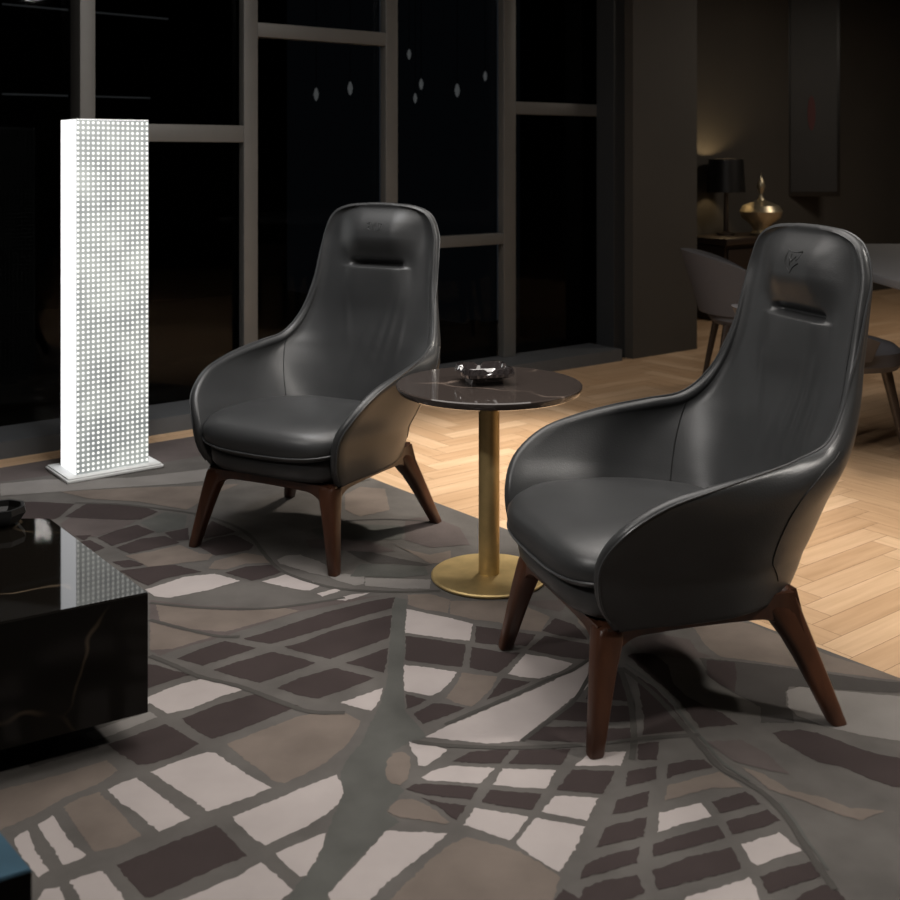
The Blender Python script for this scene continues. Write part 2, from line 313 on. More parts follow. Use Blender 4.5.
# ------------------------------------------------------------------ rug
def fp(px, py, z=0):
    d = F*(HC-z)/(py-YH); return ((px-450)/F*d, d)
RC = {}
def rugmat(k, col, var=.10):
    m = mat('rug_'+k, col, .95, var=var, scale=7, bump=.5, bscale=900, spec=.1, detail=5); RC[k] = len(rmats); rmats.append(m)
rmats = []
rugmat('grey', (.108, .100, .093), .18)
rugmat('white', (.385, .345, .332), .07)
rugmat('dark', (.048, .037, .036), .10)
rugmat('taupe', (.158, .130, .112), .16)
rugmat('mauve', (.100, .083, .079), .14)
rugmat('green', (.090, .090, .083), .16)
rugmat('pale', (.20, .187, .176), .10)
rugmat('line', (.070, .065, .060), .08)
rugmat('shade', (.060, .055, .052), .08)  # painted cast shadows of table and chair leg, plus one dark pattern band
PAT = '''
green 395,597 407,600 405,640 403,690 406,712 416,723 427,737 405,745 391,752 386,775 404,790 386,812 400,822 386,831 350,868 330,893 322,915 278,915 300,880 318,860 334,815 343,795 340,775 345,762 362,742 371,722 380,705 387,680 389,650 392,612
mauve 0,468 60,458 150,443.5 190,437.5 230,432 290,424 300,440 250,448 215,453 190,458 160,463 130,467 60,474 0,482
mauve 150,600 200,606 260,608 300,604 340,598 380,596 300,612 240,631 212,640 175,650 160,656 150,650
taupe 156,604 200,609 240,611 285,608 300,611 262,622 225,632 190,629 160,621
taupe 150,622 180,630 215,636 195,642 172,649 150,650
taupe 227,744 255,733 300,716 320,713 345,713 361,721 354,735 344,748 325,763 305,774 285,783 274,781 262,771 245,760
taupe 0,790 20,785 60,775 107,760 118,771 100,783 60,800 35,815 10,826 0,830 -40,842 -40,801
taupe 63,807 80,798 98,792 108,801 120,813 142,836 120,846 95,852 84,838 70,817
white 38,824 45,821 53,816 63,832 75,847 87,855 78,860 63,865 54,850 45,838
white 13,841 20,834 28,831 33,845 40,859 49,871 38,877 32,870 22,858
white 107,790 122,782 137,778 150,788 170,803 190,818 175,825 159,832 147,822 135,811 122,804
dark 117,865 150,851 175,841 217,825 232,840 247,856 217,868 183,883 150,898 145,898 130,882
white 69,881 85,875 103,871 116,888 130,908 84,912 78,893
white 36,902 45,890 60,887 66,904 62,912 40,912
white 151,772 175,762 208,752 215,753 240,770 271,788 250,797 208,812 190,798 170,785
white 232,817 270,802 300,789 336,775 341,783 343,795 337,805 325,815 305,827 280,838 265,846 250,835 240,826
white 276,853 300,843 325,833 322,848 315,862 306,876 300,877 290,868 280,860
white 175,903 210,888 240,875 260,863 277,875 292,890 285,897 272,910 240,925 170,925
dark 243,639 270,631 300,621 327,612 367,602 395,597 392,608 360,617 330,627 300,636 272,644 258,642
dark 284,647 300,643 328,632 360,623 392,615 389,638 367,646 330,659 300,652
dark 176,659 200,649 225,641 257,648 230,657 202,666 190,662
dark 213,670 240,661 272,652 300,658 316,663 300,669 280,676 260,683 235,677
dark 277,688 300,678 335,668 355,673 374,678 345,690 317,699 300,696
dark 346,663 365,656 388,648 387,660 384,673 365,668
white 340,703 360,696 383,688 380,700 372,711 355,707
dark 120,676 150,664 158,666 190,675 170,681 150,688 120,697
white 110,712 150,696 175,686 205,678 218,680 243,690 220,697 190,709 168,714 150,703 130,716
dark 181,719 220,704 255,694 277,700 298,706 270,718 240,730 212,739 195,730
dark 107,745 130,737 165,724 182,733 199,744 180,755 150,764 138,765 122,755
pale 85,734 118,722 150,712 157,717 125,730 95,741
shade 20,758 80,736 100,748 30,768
white 407,609 430,614 450,618 473,624 470,641 450,639 405,633
dark 406,636 430,639 466,645 462,667 440,665 405,660
white 404,665 430,668 457,672 450,682 440,692 431,696 404,691
dark 405,694 427,700 418,705 407,709
dark 413,714 435,703 450,705 466,708 450,715 423,724
taupe 462,673 498,677 490,690 480,700 472,707 455,703 446,698 456,685
white 425,737 450,725 470,717 510,700 553,681 592,659 597,680 573,698 550,716 535,728 519,741 490,744 450,740
white 508,674 520,660 526,654 550,658 573,664 560,672 540,679 520,677
dark 476,626 510,631 536,635 527,646 500,645 475,643
dark 472,647 500,652 520,653 505,668 497,673 469,668
dark 487,700 495,688 503,678 531,682 510,691
dark 528,650 536,643 545,636 598,646 600,654 585,660 555,656
dark 543,631 555,618 575,625 588,640 560,636
mauve 520,601 573,600 560,612 540,608
taupe 450,601 500,601 520,604 550,617 541,632 515,629 497,622 475,620 450,614
taupe 408,595 430,594 450,600 448,613 425,610 408,605
taupe 578,603 605,600 606,628 590,634 578,622
dark 553,720 575,702 594,703 592,722
dark 527,740 543,727 592,727 585,743
dark 585,699 594,685 596,700
dark 611,700 614,672 623,670 628,690 630,702
dark 610,706 630,706 631,722 608,722
dark 606,729 630,728 632,742 604,743
dark 627,655 640,653 655,655 668,665 674,684 685,695 705,706 722,713 738,725 700,728 690,715 680,702 665,688 645,672
dark 637,676 655,688 672,705 684,722 684,731 643,735 644,718 640,695
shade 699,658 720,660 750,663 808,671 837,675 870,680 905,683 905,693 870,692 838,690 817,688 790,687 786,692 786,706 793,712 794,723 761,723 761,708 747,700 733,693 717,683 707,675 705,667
dark 707,660 735,662 737,678 735,692 717,683 707,675
pale 787,691 800,687 838,691 870,694 905,697 905,742 860,735 830,728 797,716 788,706
dark 772,733 783,731 800,730 817,733 837,740 857,748 877,754 905,759 905,789 892,787 870,779 842,767 817,762 796,750 781,742
mauve 628,640 660,634 690,640 698,652 712,657 690,660 665,656 640,652
taupe 690,622 720,620 752,624 790,640 830,656 870,668 905,680 900,681 860,676 808,669 760,662 720,657 705,645
dark 452,762 470,752 512,749 500,764
dark 509,764 520,750 571,749 561,765
white 421,778 435,770 450,766 495,768 481,784 450,782 428,781
white 493,785 503,769 556,770 546,789 510,787
white 409,742 420,742 447,750 440,757 425,767 419,766 417,757 411,750
dark 406,789 415,784 450,785 478,788 471,800 450,798 425,795
dark 421,798 440,802 466,806 457,821 450,817 440,808
dark 481,802 490,790 542,794 532,810 505,807
white 464,825 475,808 529,817 520,830 510,841 490,834
white 516,844 535,818 585,827 575,850 560,872 545,865 530,855
white 541,812 555,796 598,798 587,821 565,817
dark 557,790 572,770 614,771 610,783 602,794 575,792
white 575,766 590,753 626,752 620,766 600,766
taupe 385,775 387,762 393,754 403,752 410,757 411,768 407,780 400,786 390,783
taupe 387,812 393,803 402,799 415,800 430,807 450,822 445,824 420,820 400,818
white 329,893 345,876 365,855 386,831 400,832 420,832 447,834 430,850 405,868 385,885 360,912 330,912
taupe 372,920 400,890 430,861 450,845 466,838 490,843 520,852 545,866 560,878 552,905 545,925
dark 638,760 638,744 659,742 657,760
dark 625,787 628,771 657,767 656,779 640,784
dark 667,779 667,765 690,760 704,760 714,767 700,770 680,774
taupe 664,801 667,786 700,777 720,772 744,788 712,788 690,794
dark 611,815 618,800 649,791 647,807 630,812
white 657,833 660,813 690,806 702,803 711,817 690,822
dark 711,802 728,797 745,792 752,796 760,804 740,809 721,814
dark 597,848 605,828 615,825 647,817 643,837 620,842
dark 726,822 750,815 768,810 780,821 760,828 732,835
dark 653,857 653,845 680,835 718,825 725,838 700,845 670,853
dark 580,879 585,865 600,858 640,847 637,863 600,874
dark 652,871 690,857 732,848 742,869 715,876 658,890
dark 585,888 600,882 637,875 645,893 600,910 575,912
white 742,845 779,833 802,851 775,859 757,866 750,862
dark 760,877 780,869 812,862 820,877 790,887 768,894
white 687,897 720,888 750,878 757,892 762,912 680,912
dark 785,908 805,893 825,885 838,892 858,912
dark 552,906 563,889 580,900 585,915
taupe 740,766 765,775 790,791 820,797 850,808 885,811 860,821 840,815 800,800 770,790
mauve 706,742 740,740 765,752 790,775 765,770 735,762
dark 0,502 40,502 75,504 70,508 60,517 50,521 0,530 -40,530 -40,503
dark 65,517 86,504 120,505 147,508 158,512 140,520 100,520
mauve 60,524 70,518 137,521 120,529 95,537 75,537 65,530
dark 97,538 115,531 137,525 155,532 130,541 112,546
dark 116,548 140,539 165,536 180,543 150,550 130,554
dark 75,536 92,535 84,541
dark 80,542 90,540 105,548 95,552
green 140,523 165,512 187,515 185,528 158,533
dark 165,533 188,528 189,540 175,541
dark 112,562 130,560 145,565 125,568
taupe 125,556 150,552 180,545 200,554 214,554 208,560 160,566 148,567 135,560
dark 120,571 150,567 175,565 202,572 167,578 148,586 133,579
white 145,590 185,577 215,574 240,581 210,590 170,598 156,597
dark 205,529 212,521 236,532 225,535 204,539
dark 196,545 215,538 235,535 254,545 250,550 235,553 215,556
dark 225,573 245,567 270,565 283,572 265,578 252,581
taupe 215,561 245,553 262,556 272,563 245,564 225,570 208,569
white 262,582 285,575 300,578 323,585 310,591 300,590 280,586
pale 277,560 285,556 300,555 320,562 338,572 345,577 330,577 310,573 290,567 280,564
pale 330,577 345,574 365,577 364,584 355,586 335,580
pale 365,578 400,579 431,580 430,589 400,589 365,586
white 317,594 335,589 341,591 322,597
white 335,600 350,595 370,593 360,597 345,601
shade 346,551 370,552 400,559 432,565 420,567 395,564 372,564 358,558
green 350,577 360,564 400,565 425,567 428,575 400,578 370,577
mauve 305,540 340,539 370,542 395,551 380,553 350,551 310,548
green 310,530 345,524 400,526 405,532 400,540 370,540 320,538
taupe 345,495 360,487 385,489 390,510 360,517 345,510
taupe 395,545 400,548 430,555 450,551 452,563 430,564 420,558
pale 0,484 40,480 130,478 200,470 250,462 285,464 250,476 180,484 100,489 0,496
taupe 60,492 130,488 200,486 240,484 215,494 187,510 140,502 90,499
mauve 405,520 430,516 460,528 470,545 430,548 405,540
'''
LINES = '''
line 1.6 75,503 120,504.5 160,509 187,512.5 215,519 238,528 252,538 262,551 275,566 290,575 320,585 350,590 395,592 440,591
line 1.8 150,656 175,666 200,677 240,687 280,702 310,712 345,713
line 1.6 150,620 180,628 215,636 240,637
line 1.4 150,603 200,608 260,609 300,605 345,598
line 1.6 622,668 640,682 660,700 680,722 700,745 720,768 745,782 765,795 785,815 800,838 815,862 835,890
green .8 625,664 645,678 668,698 686,720 705,742 724,764 750,781
green .7 780,803 795,822 808,842 818,855 828,870
line 1.6 620,668 630,700 634,735 632,760
line 1.8 560,597 585,618 605,640 618,656
line 1.2 598,653 572,671 548,680 510,697 472,713 445,725
line 1.2 594,668 575,700 552,719 522,741
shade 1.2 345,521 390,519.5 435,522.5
line 1.5 300,485 320,489 345,484 370,480
line 1.5 412,742 450,746 520,748 600,744 640,739 700,735
'''
def rug():
    bm = bmesh.new()
    q = [un(2.365, 4.66), un(2.52, .6), un(-3.0, .6), un(-3.0, 4.66)]
    prism(bm, [(p.x, p.y) for p in q], FZ, 0, RC['grey'])
    def wob(poly, closed=True, amp=.0020):
        out = []; n = len(poly)
        for i in range(n if closed else n-1):
            a = Vector(poly[i]); b = Vector(poly[(i+1) % n]); k = max(1, int((b-a).length/.007))
            for j in range(k):
                p = a.lerp(b, j/k); out.append((p.x+random.uniform(-amp, amp), p.y+random.uniform(-amp, amp)))
        if not closed: out.append(poly[-1])
        return out
    z = .0003
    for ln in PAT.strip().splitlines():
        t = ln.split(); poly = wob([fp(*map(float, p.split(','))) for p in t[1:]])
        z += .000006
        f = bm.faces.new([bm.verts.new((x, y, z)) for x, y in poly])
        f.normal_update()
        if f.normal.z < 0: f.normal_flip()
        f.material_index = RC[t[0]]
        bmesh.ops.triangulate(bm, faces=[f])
    for ln in LINES.strip().splitlines():
        t = ln.split(); hw = float(t[1])*.0045; z += .000006
        ctl = [fp(*map(float, p.split(','))) for p in t[2:]]
        n = 6*len(ctl); pts = [interp(ctl, i/n*(len(ctl)-1)) for i in range(n+1)]
        prev = None
        for i, p in enumerate(pts):
            d = Vector(pts[min(i+1, n)])-Vector(pts[max(i-1, 0)]); d.normalize(); s = Vector((-d.y, d.x))*hw*(1+random.uniform(-.15, .15))
            cur = (bm.verts.new((p[0]+s.x, p[1]+s.y, z)), bm.verts.new((p[0]-s.x, p[1]-s.y, z)))
            if prev:
                f = bm.faces.new((prev[0], prev[1], cur[1], cur[0])); f.material_index = RC[t[0]]
            prev = cur
    # keep orientation (no normal recalculation on open faces)
    for f in bm.faces:
        f.normal_update()
    me = bpy.data.meshes.new('rug'); bm.to_mesh(me); bm.free()
    for m in rmats: me.materials.append(m)
    o = bpy.data.objects.new('rug', me); C.objects.link(o)
    tag(o, 'large grey rug with an irregular cell pattern of dark, taupe and pale patches', 'rug')
rug()

# ------------------------------------------------------------------ lounge chair
RIM = [(.215, .240, .252), (.256, .256, .32), (.262, .272, .40), (.228, .307, .468), (.145, .332, .522), (.045, .342, .547), (-.06, .341, .564),
       (-.16, .329, .578), (-.260, .302, .600), (-.330, .273, .670), (-.375, .248, .775), (-.405, .238, .895), (-.422, .230, .968),
       (-.430, .200, 1.032), (-.433, .140, 1.060), (-.434, .055, 1.068)]
CEN = [(-.246, .282), (-.262, .318), (-.276, .355), (-.288, .395), (-.300, .435), (-.315, .48), (-.328, .52),
       (-.340, .56), (-.354, .615), (-.375, .70), (-.393, .79), (-.412, .895), (-.424, .965), (-.431, 1.030), (-.434, 1.058), (-.434, 1.0695)]
NR, NS = 150, 48      # rows up, half columns
def smooth(a, b, x):
    t = max(0, min(1, (x-a)/(b-a))); return t*t*(3-2*t)
def shell_point(v, s):
    # v row parameter 0..len-1 ; s in [-1, 1]
    rx, ry, rz = interp(RIM, v); cx, cz = interp(CEN, v)
    sg = -1 if s < 0 else 1; ph = abs(s)*math.pi/2
    k = v/(len(RIM)-1)
    # at the seat the section is a deep, squarish U; higher up it is a shallow wing
    e = .56+.24*smooth(1, 6, v)+.15*smooth(5, 12, v)
    sy = math.sin(ph)**e; sx = 1-math.cos(ph)**(.80+.35*smooth(3, 12, v))
    x = cx+(rx-cx)*sx; z = cz+(rz-cz)*(1-math.cos(ph))
    bulge = .012*math.sin(ph*2)*(1-smooth(4, 9, v))
    return Vector((x, sg*(ry*sy+bulge), z))
def pad(x, y, z, v):
    # how far the inner leather stands proud: headrest roll, slot, folds
    ay = abs(y)
    h = smooth(.857, .952, z)*(1-.80*smooth(.965, 1.075, z))
    d = .039*h*(1-smooth(.06, .19, ay))
    d += .008*smooth(.62, .75, z)*(1-smooth(1.0, 1.07, z))*(1-smooth(.10, .24, ay))
    # slot under the roll, and the back pad standing proud right below it
    d -= .028*math.exp(-((z-.860)/.011)**2)*(1-smooth(.085, .12, ay))
    d += .015*(1-smooth(.840, .853, z))*smooth(.68, .84, z)*(1-smooth(.07, .16, ay))
    # puckers at the slot ends and long folds in the back
    d -= .003*math.exp(-((ay-.135)/.02)**2)*math.exp(-((z-.86)/.05)**2)
    for fy, fz, L, a, sl in ((.04, .60, .10, .0045, .25), (.085, .62, .12, .004, .2), (-.02, .57, .09, .003, .3), (-.10, .66, .08, .0025, -.2), (.13, .60, .08, .003, .1)):
        yy = y-fy-sl*(z-fz); d += a*math.exp(-(yy/.009)**2)*math.exp(-((z-fz)/L)**2)
    d += .006*math.exp(-((z-.58)/.12)**2)*(1-smooth(.1, .2, ay))
    return d
vmax = len(RIM)-1
rows = []
i = 0
vv = 0
VS = []
for i in range(NR+1):
    t = i/NR
    VS.append(t*vmax)
# finer rows around the slot
VS = sorted(set([round(v, 4) for v in VS]+[round(10.3+.9*i/70, 4) for i in range(71)]))
SS = [(-1+2*j/(2*NS)) for j in range(2*NS+1)]
def shell_grid():
    P = [[shell_point(v, s) for s in SS] for v in VS]
    n, m = len(P), len(SS); Nn = []
    for i in range(n):
        r = []
        for j in range(m):
            a = P[min(i+1, n-1)][j]-P[max(i-1, 0)][j]; b = P[i][min(j+1, m-1)]-P[i][max(j-1, 0)]
            c = b.cross(a)
            if c.length < 1e-9: c = Vector((1, 0, 0))
            c.normalize()
            r.append(c)
        Nn.append(r)
    # normals must look inwards (towards +x / centre)
    mid = Nn[n//2][m//2]
    if mid.x < 0: Nn = [[-c for c in r] for r in Nn]
    for i in range(n):
        q = smooth(12.0, 13.3, VS[i])
        if q:
            c0 = Nn[i][m//2] if VS[i] < 13 else last
            if VS[i] < 13: last = c0
            Nn[i] = [(c*(1-q)+c0*q).normalized() for c in Nn[i]]
    return P, Nn
SP, SN = shell_grid()
def thick(v): return .040-.010*smooth(8, 15, v)
def tr(i, j):
    # thinner towards the rim
    return thick(VS[i])*(1-.25*smooth(.8, 1, abs(SS[j])))*(1-.25*smooth(vmax-1.2, vmax, VS[i])*(1-smooth(.8, 1, abs(SS[j]))))
def rp(i, j):
    return max(smooth(.6, 1, abs(SS[j])), smooth(vmax-1.2, vmax, VS[i]))
def inner_pt(i, j):
    p = SP[i][j]; v = VS[i]; e = 1-smooth(.86, 1.0, abs(SS[j]))
    e *= 1-smooth(vmax-1.2, vmax, v)
    return p+SN[i][j]*(pad(p.x, p.y, p.z, v)*e+tr(i, j)*.5*rp(i, j))
def out_t(i, j):
    return tr(i, j)*(1-.5*rp(i, j))*(1+.35*(1-abs(SS[j]))*(1-smooth(10, 15, VS[i])))
def shell_bm():
    bm = bmesh.new(); n, m = len(VS), len(SS)
    I = [[None]*m for _ in range(n)]; O = [[None]*m for _ in range(n)]
    for i in range(n):
        for j in range(m):
            I[i][j] = bm.verts.new(inner_pt(i, j))
            t = out_t(i, j)
            O[i][j] = bm.verts.new(SP[i][j]-SN[i][j]*t)
    for i in range(n-1):
        for j in range(m-1):
            bm.faces.new((I[i][j], I[i][j+1], I[i+1][j+1], I[i+1][j]))
            bm.faces.new((O[i][j], O[i+1][j], O[i+1][j+1], O[i][j+1]))
    # rounded rim: bridge inner to outer with an arc
    def rim(seq, outdir):
        K = 6; prev = None
        for (i, j), od in zip(seq, outdir):
            a = I[i][j].co; b = O[i][j].co; c = (a+b)/2; r = (a-b)/2; h = od*(r.length*.85)
            ring = [I[i][j]]+[bm.verts.new(c+r*math.cos(math.pi*k/K)+h*math.sin(math.pi*k/K)) for k in range(1, K)]+[O[i][j]]
            if prev:
                for k in range(K): bm.faces.new((prev[k], ring[k], ring[k+1], prev[k+1]))
            prev = ring
    seq = [(i, m-1) for i in range(n)]+[(n-1, j) for j in range(m-2, 0, -1)]+[(i, 0) for i in range(n-1, -1, -1)]
    od = []
    for q, (i, j) in enumerate(seq):
        a = seq[max(q-2, 0)]; b = seq[min(q+2, len(seq)-1)]
        tg = (SP[b[0]][b[1]]-SP[a[0]][a[1]]).normalized()
        d = tg.cross(SN[i][j]).normalized()
        c = SP[min(i, n-12)][NS if i > n-12 else j-8 if j else 8]
        if d.dot(SP[i][j]-c) < 0: d = -d
        od.append(d)
    rim(seq, od)
    rim([(0, j) for j in range(m)], [Vector((0, 0, -1))]*m)
    return bm, seq, od
def sup(n, a, b, e):
    out = []
    for k in range(n):
        t = 2*math.pi*k/n; c, s = math.cos(t), math.sin(t)
        out.append((a*math.copysign(abs(c)**e, c), b*math.copysign(abs(s)**e, s)))
    return out
def cush_outline(k, n, grow=0):
    t = 2*math.pi*k/n; c, s = math.cos(t), math.sin(t); e = .52
    x = math.copysign(abs(c)**e, c); y = math.copysign(abs(s)**e, s)
    X = .020+(.285+grow)*x if x > 0 else .020+(.27+grow)*x
    wy = .262+.018*x
    return X+.0*abs(y), (wy+grow)*y*(1-.0*abs(x))
def cushion_bm():
    bm = bmesh.new(); n = 96; rings = []
    prof = [(-.30, .335), (-.05, .330), (-.006, .333), (.004, .340), (.010, .350), (.014, .372), (.011, .392), (.0, .407), (-.018, .418), (-.06, .428), (-.11, .436), (-.17, .440), (-.22, .441)]
    for g, z in prof:
        ring = []
        for k in range(n):
            if g < -.12 and z > .4:
                f = (.28+g)/.28; x, y = cush_outline(k, n, -.12); q = (.28+g)/(.28-.12); x = .02+(x-.02)*q; y *= q
            elif g == -.30:
                x, y = cush_outline(k, n, -.12); x = .02+(x-.02)*.05; y *= .05
            else: x, y = cush_outline(k, n, g)
            # seat falls towards the back and droops at the front corners
            zz = z-.020*smooth(.0, -.25, x)*0-.022*smooth(.05, -.24, x)
            if z > .36: zz -= .012*smooth(.18, .30, x)*abs(y/.27)**2
            zz -= .018*smooth(.20, .31, x)*(1-abs(y/.3)**2)*(1 if z < .36 else .35)
            ring.append((x, y, zz))
        rings.append(ring)
    loft(bm, rings)
    return bm, rings[4]
def seat_base_bm():
    bm = bmesh.new(); n = 96; rings = []
    for g, z in ((-.10, .248), (-.045, .250), (-.022, .258), (-.010, .275), (-.006, .30), (-.006, .325), (-.012, .338), (-.10, .342)):
        ring = []
        for k in range(n):
            x, y = cush_outline(k, n, g)
            x = min(x, 1); zz = z
            zz -= .022*smooth(.20, .31, x)*(1-abs(y/.3)**2) if z > .3 else 0
            if z > .3: zz -= .022*smooth(.05, -.24, x)
            else: zz += .030*smooth(.10, -.20, x)
            x = .02+(x-.02)*(.93 if x < .02 else 1)
            ring.append((x-.004, y, zz))
        rings.append(ring)
    loft(bm, rings); return bm
def rrect(cx, cy, z, hx, hy, r=.35, n=16, rot=0):
    out = []
    for k in range(n):
        t = 2*math.pi*(k+.5)/n; c, s = math.cos(t), math.sin(t)
        x = hx*math.copysign(abs(c)**.5, c); y = hy*math.copysign(abs(s)**.5, s)
        out.append((cx+x*math.cos(rot)-y*math.sin(rot), cy+x*math.sin(rot)+y*math.cos(rot), z))
    return out
FOOT = {(1, 1): (.278, .268), (1, -1): (.278, -.268), (-1, 1): (-.288, .306), (-1, -1): (-.288, -.306)}
TOP = {(1, 1): (.220, .210), (1, -1): (.220, -.210), (-1, 1): (-.192, .210), (-1, -1): (-.192, -.210)}
def leg_bm(k):
    bm = bmesh.new(); f, t = FOOT[k], TOP[k]; rings = []
    back = k[0] < 0
    for z, h in (((0, .0155), (.004, .017), (.06, .0205), (.12, .024), (.17, .0285), (.21, .035), (.24, .040), (.27, .041), (.288, .036), (.296, .024)) if back else
                 ((0, .0155), (.004, .017), (.06, .0200), (.12, .0235), (.17, .027), (.21, .031), (.232, .032), (.243, .028), (.250, .020))):
        q = z/.275
        x = f[0]+(t[0]-f[0])*q; y = f[1]+(t[1]-f[1])*q
        hx = h*(1.15 if back else 1.0); hy = h*.95
        if z > .16 and z < .245: x -= k[0]*(h-.026)*.7; y -= k[1]*(h-.026)*.5
        elif z > .16: x -= k[0]*.011; y -= k[1]*.008
        rings.append(rrect(x, y, z, hx, hy))
    loft(bm, rings); return bm
def rail_bm(a, b, th=.017):
    zr = lambda t: .248+.028*(smooth(.3, .8, t) if a[0] > b[0] else 1 if a[0] < 0 else 0)
    # arched rail between two leg tops
    bm = bmesh.new()
    za = 0.205
    def at(k, z):
        f, t = FOOT[k], TOP[k]; q = z/.275; return Vector((f[0]+(t[0]-f[0])*q, f[1]+(t[1]-f[1])*q, z))
    A = at(a, za); B = at(b, za); L = (B-A).length; d = (B-A).normalized(); s = Vector((-d.y, d.x, 0))*th
    prof = []
    n = 40
    for i in range(n+1):
        t = i/n; u = t*L; e = min(u, L-u)
        zb = .218+.006*math.sin(math.pi*t)
        if e < .085: zb -= .085*(1-math.sqrt(max(0, 1-((.085-e)/.085)**2)))
        # the legs splay, so the underside follows them outwards at the ends
        k = a if t < .5 else b; w_ = max(0, 1-e/.085)**1.5
        off = (at(k, zb)-at(k, za))*w_; off.z = 0
        prof.append((A+d*u, zb, off, zr(t)))
    rings = []
    for p, zb, o, zt_ in prof:
        g = p+o
        rings.append([(g.x+s.x, g.y+s.y, zb+.004), (g.x+s.x*.6, g.y+s.y*.6, zb), (g.x-s.x*.6, g.y-s.y*.6, zb), (g.x-s.x, g.y-s.y, zb+.004), (p.x-s.x, p.y-s.y, zt_), (p.x+s.x, p.y+s.y, zt_)])
    loft(bm, rings); return bm

def emblem_strokes(kind):
    # (y, z) strokes of the mark pressed into the headrest, metres from its centre
    if kind == 'crest':
        return [[(-.022, .017), (-.008, .013), (.008, .013), (.024, .016)], [(-.022, .017), (-.020, -.006), (-.010, -.018), (.0, -.026)],
                [(.024, .016), (.020, .004), (.012, -.002)], [(.0, -.026), (.008, -.014), (.022, -.006)], [(-.012, .004), (.0, -.004), (.010, .006)], [(-.006, .010), (-.004, -.012)]]
    return [[(-.034, .012), (-.022, .015), (-.020, .004), (-.030, -.004), (-.018, -.012)], [(-.010, .014), (-.008, -.004), (-.012, -.014)],
            [(.002, .015), (.002, -.012)], [(-.008, .004), (.004, .004)], [(.012, .013), (.030, .011)], [(.020, .012), (.022, -.006), (.014, -.014)], [(.030, .011), (.028, -.008)]]
def surf_pts(n_, yz, lift=.0015):
    # project (y, z) strokes onto the inner surface
    out = []
    for y, z in yz:
        best = None
        for i in range(0, len(VS)):
            for j in range(NS-26, NS+27):
                p = IP[i][j]; d = (p.y-y)**2+(p.z-z)**2
                if best is None or d < best[0]: best = (d, i, j)
        _, i, j = best; p = IP[i][j]; out.append(Vector((p.x+lift, y, z)))
    return out
IP = [[inner_pt(i, j) for j in range(len(SS))] for i in range(len(VS))]

def make_chair(label, loc, rz, emb):
    t = thing('lounge_chair', label, 'chair', loc, rz, 'dark leather lounge chairs')
    bm, seq, od = shell_bm()
    sh = obj('chair_shell', bm, M_leather, t, True, 60)
    # piping: follows the outer edge of the rim
    m = len(SS)
    pts = []
    for (i, j), d in list(zip(seq, od))[4:-4]:
        pts.append(SP[i][j]-SN[i][j]*tr(i, j)*.40+d*tr(i, j)*.30)
    pb = bmesh.new(); tube(pb, pts[::2], .0028, 6); obj('piping', pb, M_piping, sh)
    # seam between arm panel and back panel, inside, on both sides
    for sg in (1, -1):
        sb = bmesh.new(); line = []
        for i, v in enumerate(VS):
            if 1.5 < v < 8.0:
                tgt = -.266+.11*(8-v)/6.5
                js = range(NS, m) if sg > 0 else range(NS, -1, -1)
                prevj = None
                for j in js:
                    if IP[i][j].x > tgt: break
                    prevj = j
                if prevj is not None:
                    jn = prevj+sg
                    if 0 <= jn < m:
                        a, b = IP[i][prevj], IP[i][jn]; q = (tgt-a.x)/max(1e-6, b.x-a.x); line.append(a.lerp(b, max(0, min(1, q)))+SN[i][prevj]*.0004)
        tube(sb, line[::3], .0016, 6); obj('inner_seam', sb, M_seam, sh); sb = bmesh.new()
        # outer seam running down from the same joint
        line = []
        j = int(NS+sg*NS*.80)
        for i, v in enumerate(VS):
            if 1 < v < 8.2:
                fj = NS+sg*NS*(.90-.42*(8.2-v)/7); j0 = int(fj); q = fj-j0
                a = SP[i][j0]-SN[i][j0]*(out_t(i, j0)+.0006); b_ = SP[i][j0+1]-SN[i][j0+1]*(out_t(i, j0+1)+.0006)
                line.append(a.lerp(b_, q))
        tube(sb, line[::3], .0014, 6); obj('outer_seam', sb, M_seam, sh)
    # embossed mark
    eb = bmesh.new(); g_ = 1.3 if emb == 'crest' else 1.0
    for st in emblem_strokes(emb):
        fine = []; st = [(y*g_, z*g_) for y, z in st]
        for a, b in zip(st, st[1:]):
            for q in range(3): fine.append((a[0]+(b[0]-a[0])*q/3, a[1]+(b[1]-a[1])*q/3))
        fine.append(st[-1])
        zc = .992
        # viewed from the front the sitter's right is the picture's left
        tube(eb, surf_pts(0, [(y, zc+z) for y, z in fine], .0006), .0011, 6)
    obj('embossed_mark', eb, M_emboss, sh)
    sbm = seat_base_bm(); obj('seat_base', sbm, M_leather, t, True, 60)
    cb, ring = cushion_bm(); cu = obj('seat_cushion', cb, M_leather, t, True, 60)
    pp = bmesh.new(); front = [Vector(p) for p in ring if p[0] > .16]
    front.sort(key=lambda p: p.y)
    front = [p+Vector(((p.x-.02), p.y, 0)).normalized()*.002 for p in front]
    tube(pp, front, .003, 6); obj('piping', pp, M_piping, cu)
    for k in FOOT: obj('leg', leg_bm(k), M_walnut, t, True, 50)
    for a, b in (((1, 1), (1, -1)), ((-1, 1), (-1, -1)), ((1, 1), (-1, 1)), ((1, -1), (-1, -1))):
        obj('rail', rail_bm(a, b), M_walnut, t, True, 40)
    return t
RZ = .0015
make_chair('dark leather high-back lounge chair on walnut legs, right of the round side table', (.486, 2.6718, RZ), math.radians(-162.47), 'crest')
make_chair('dark leather high-back lounge chair on walnut legs, between the white light tower and side table', (-.452, 3.7103, RZ), math.radians(-117.85), 'letters')

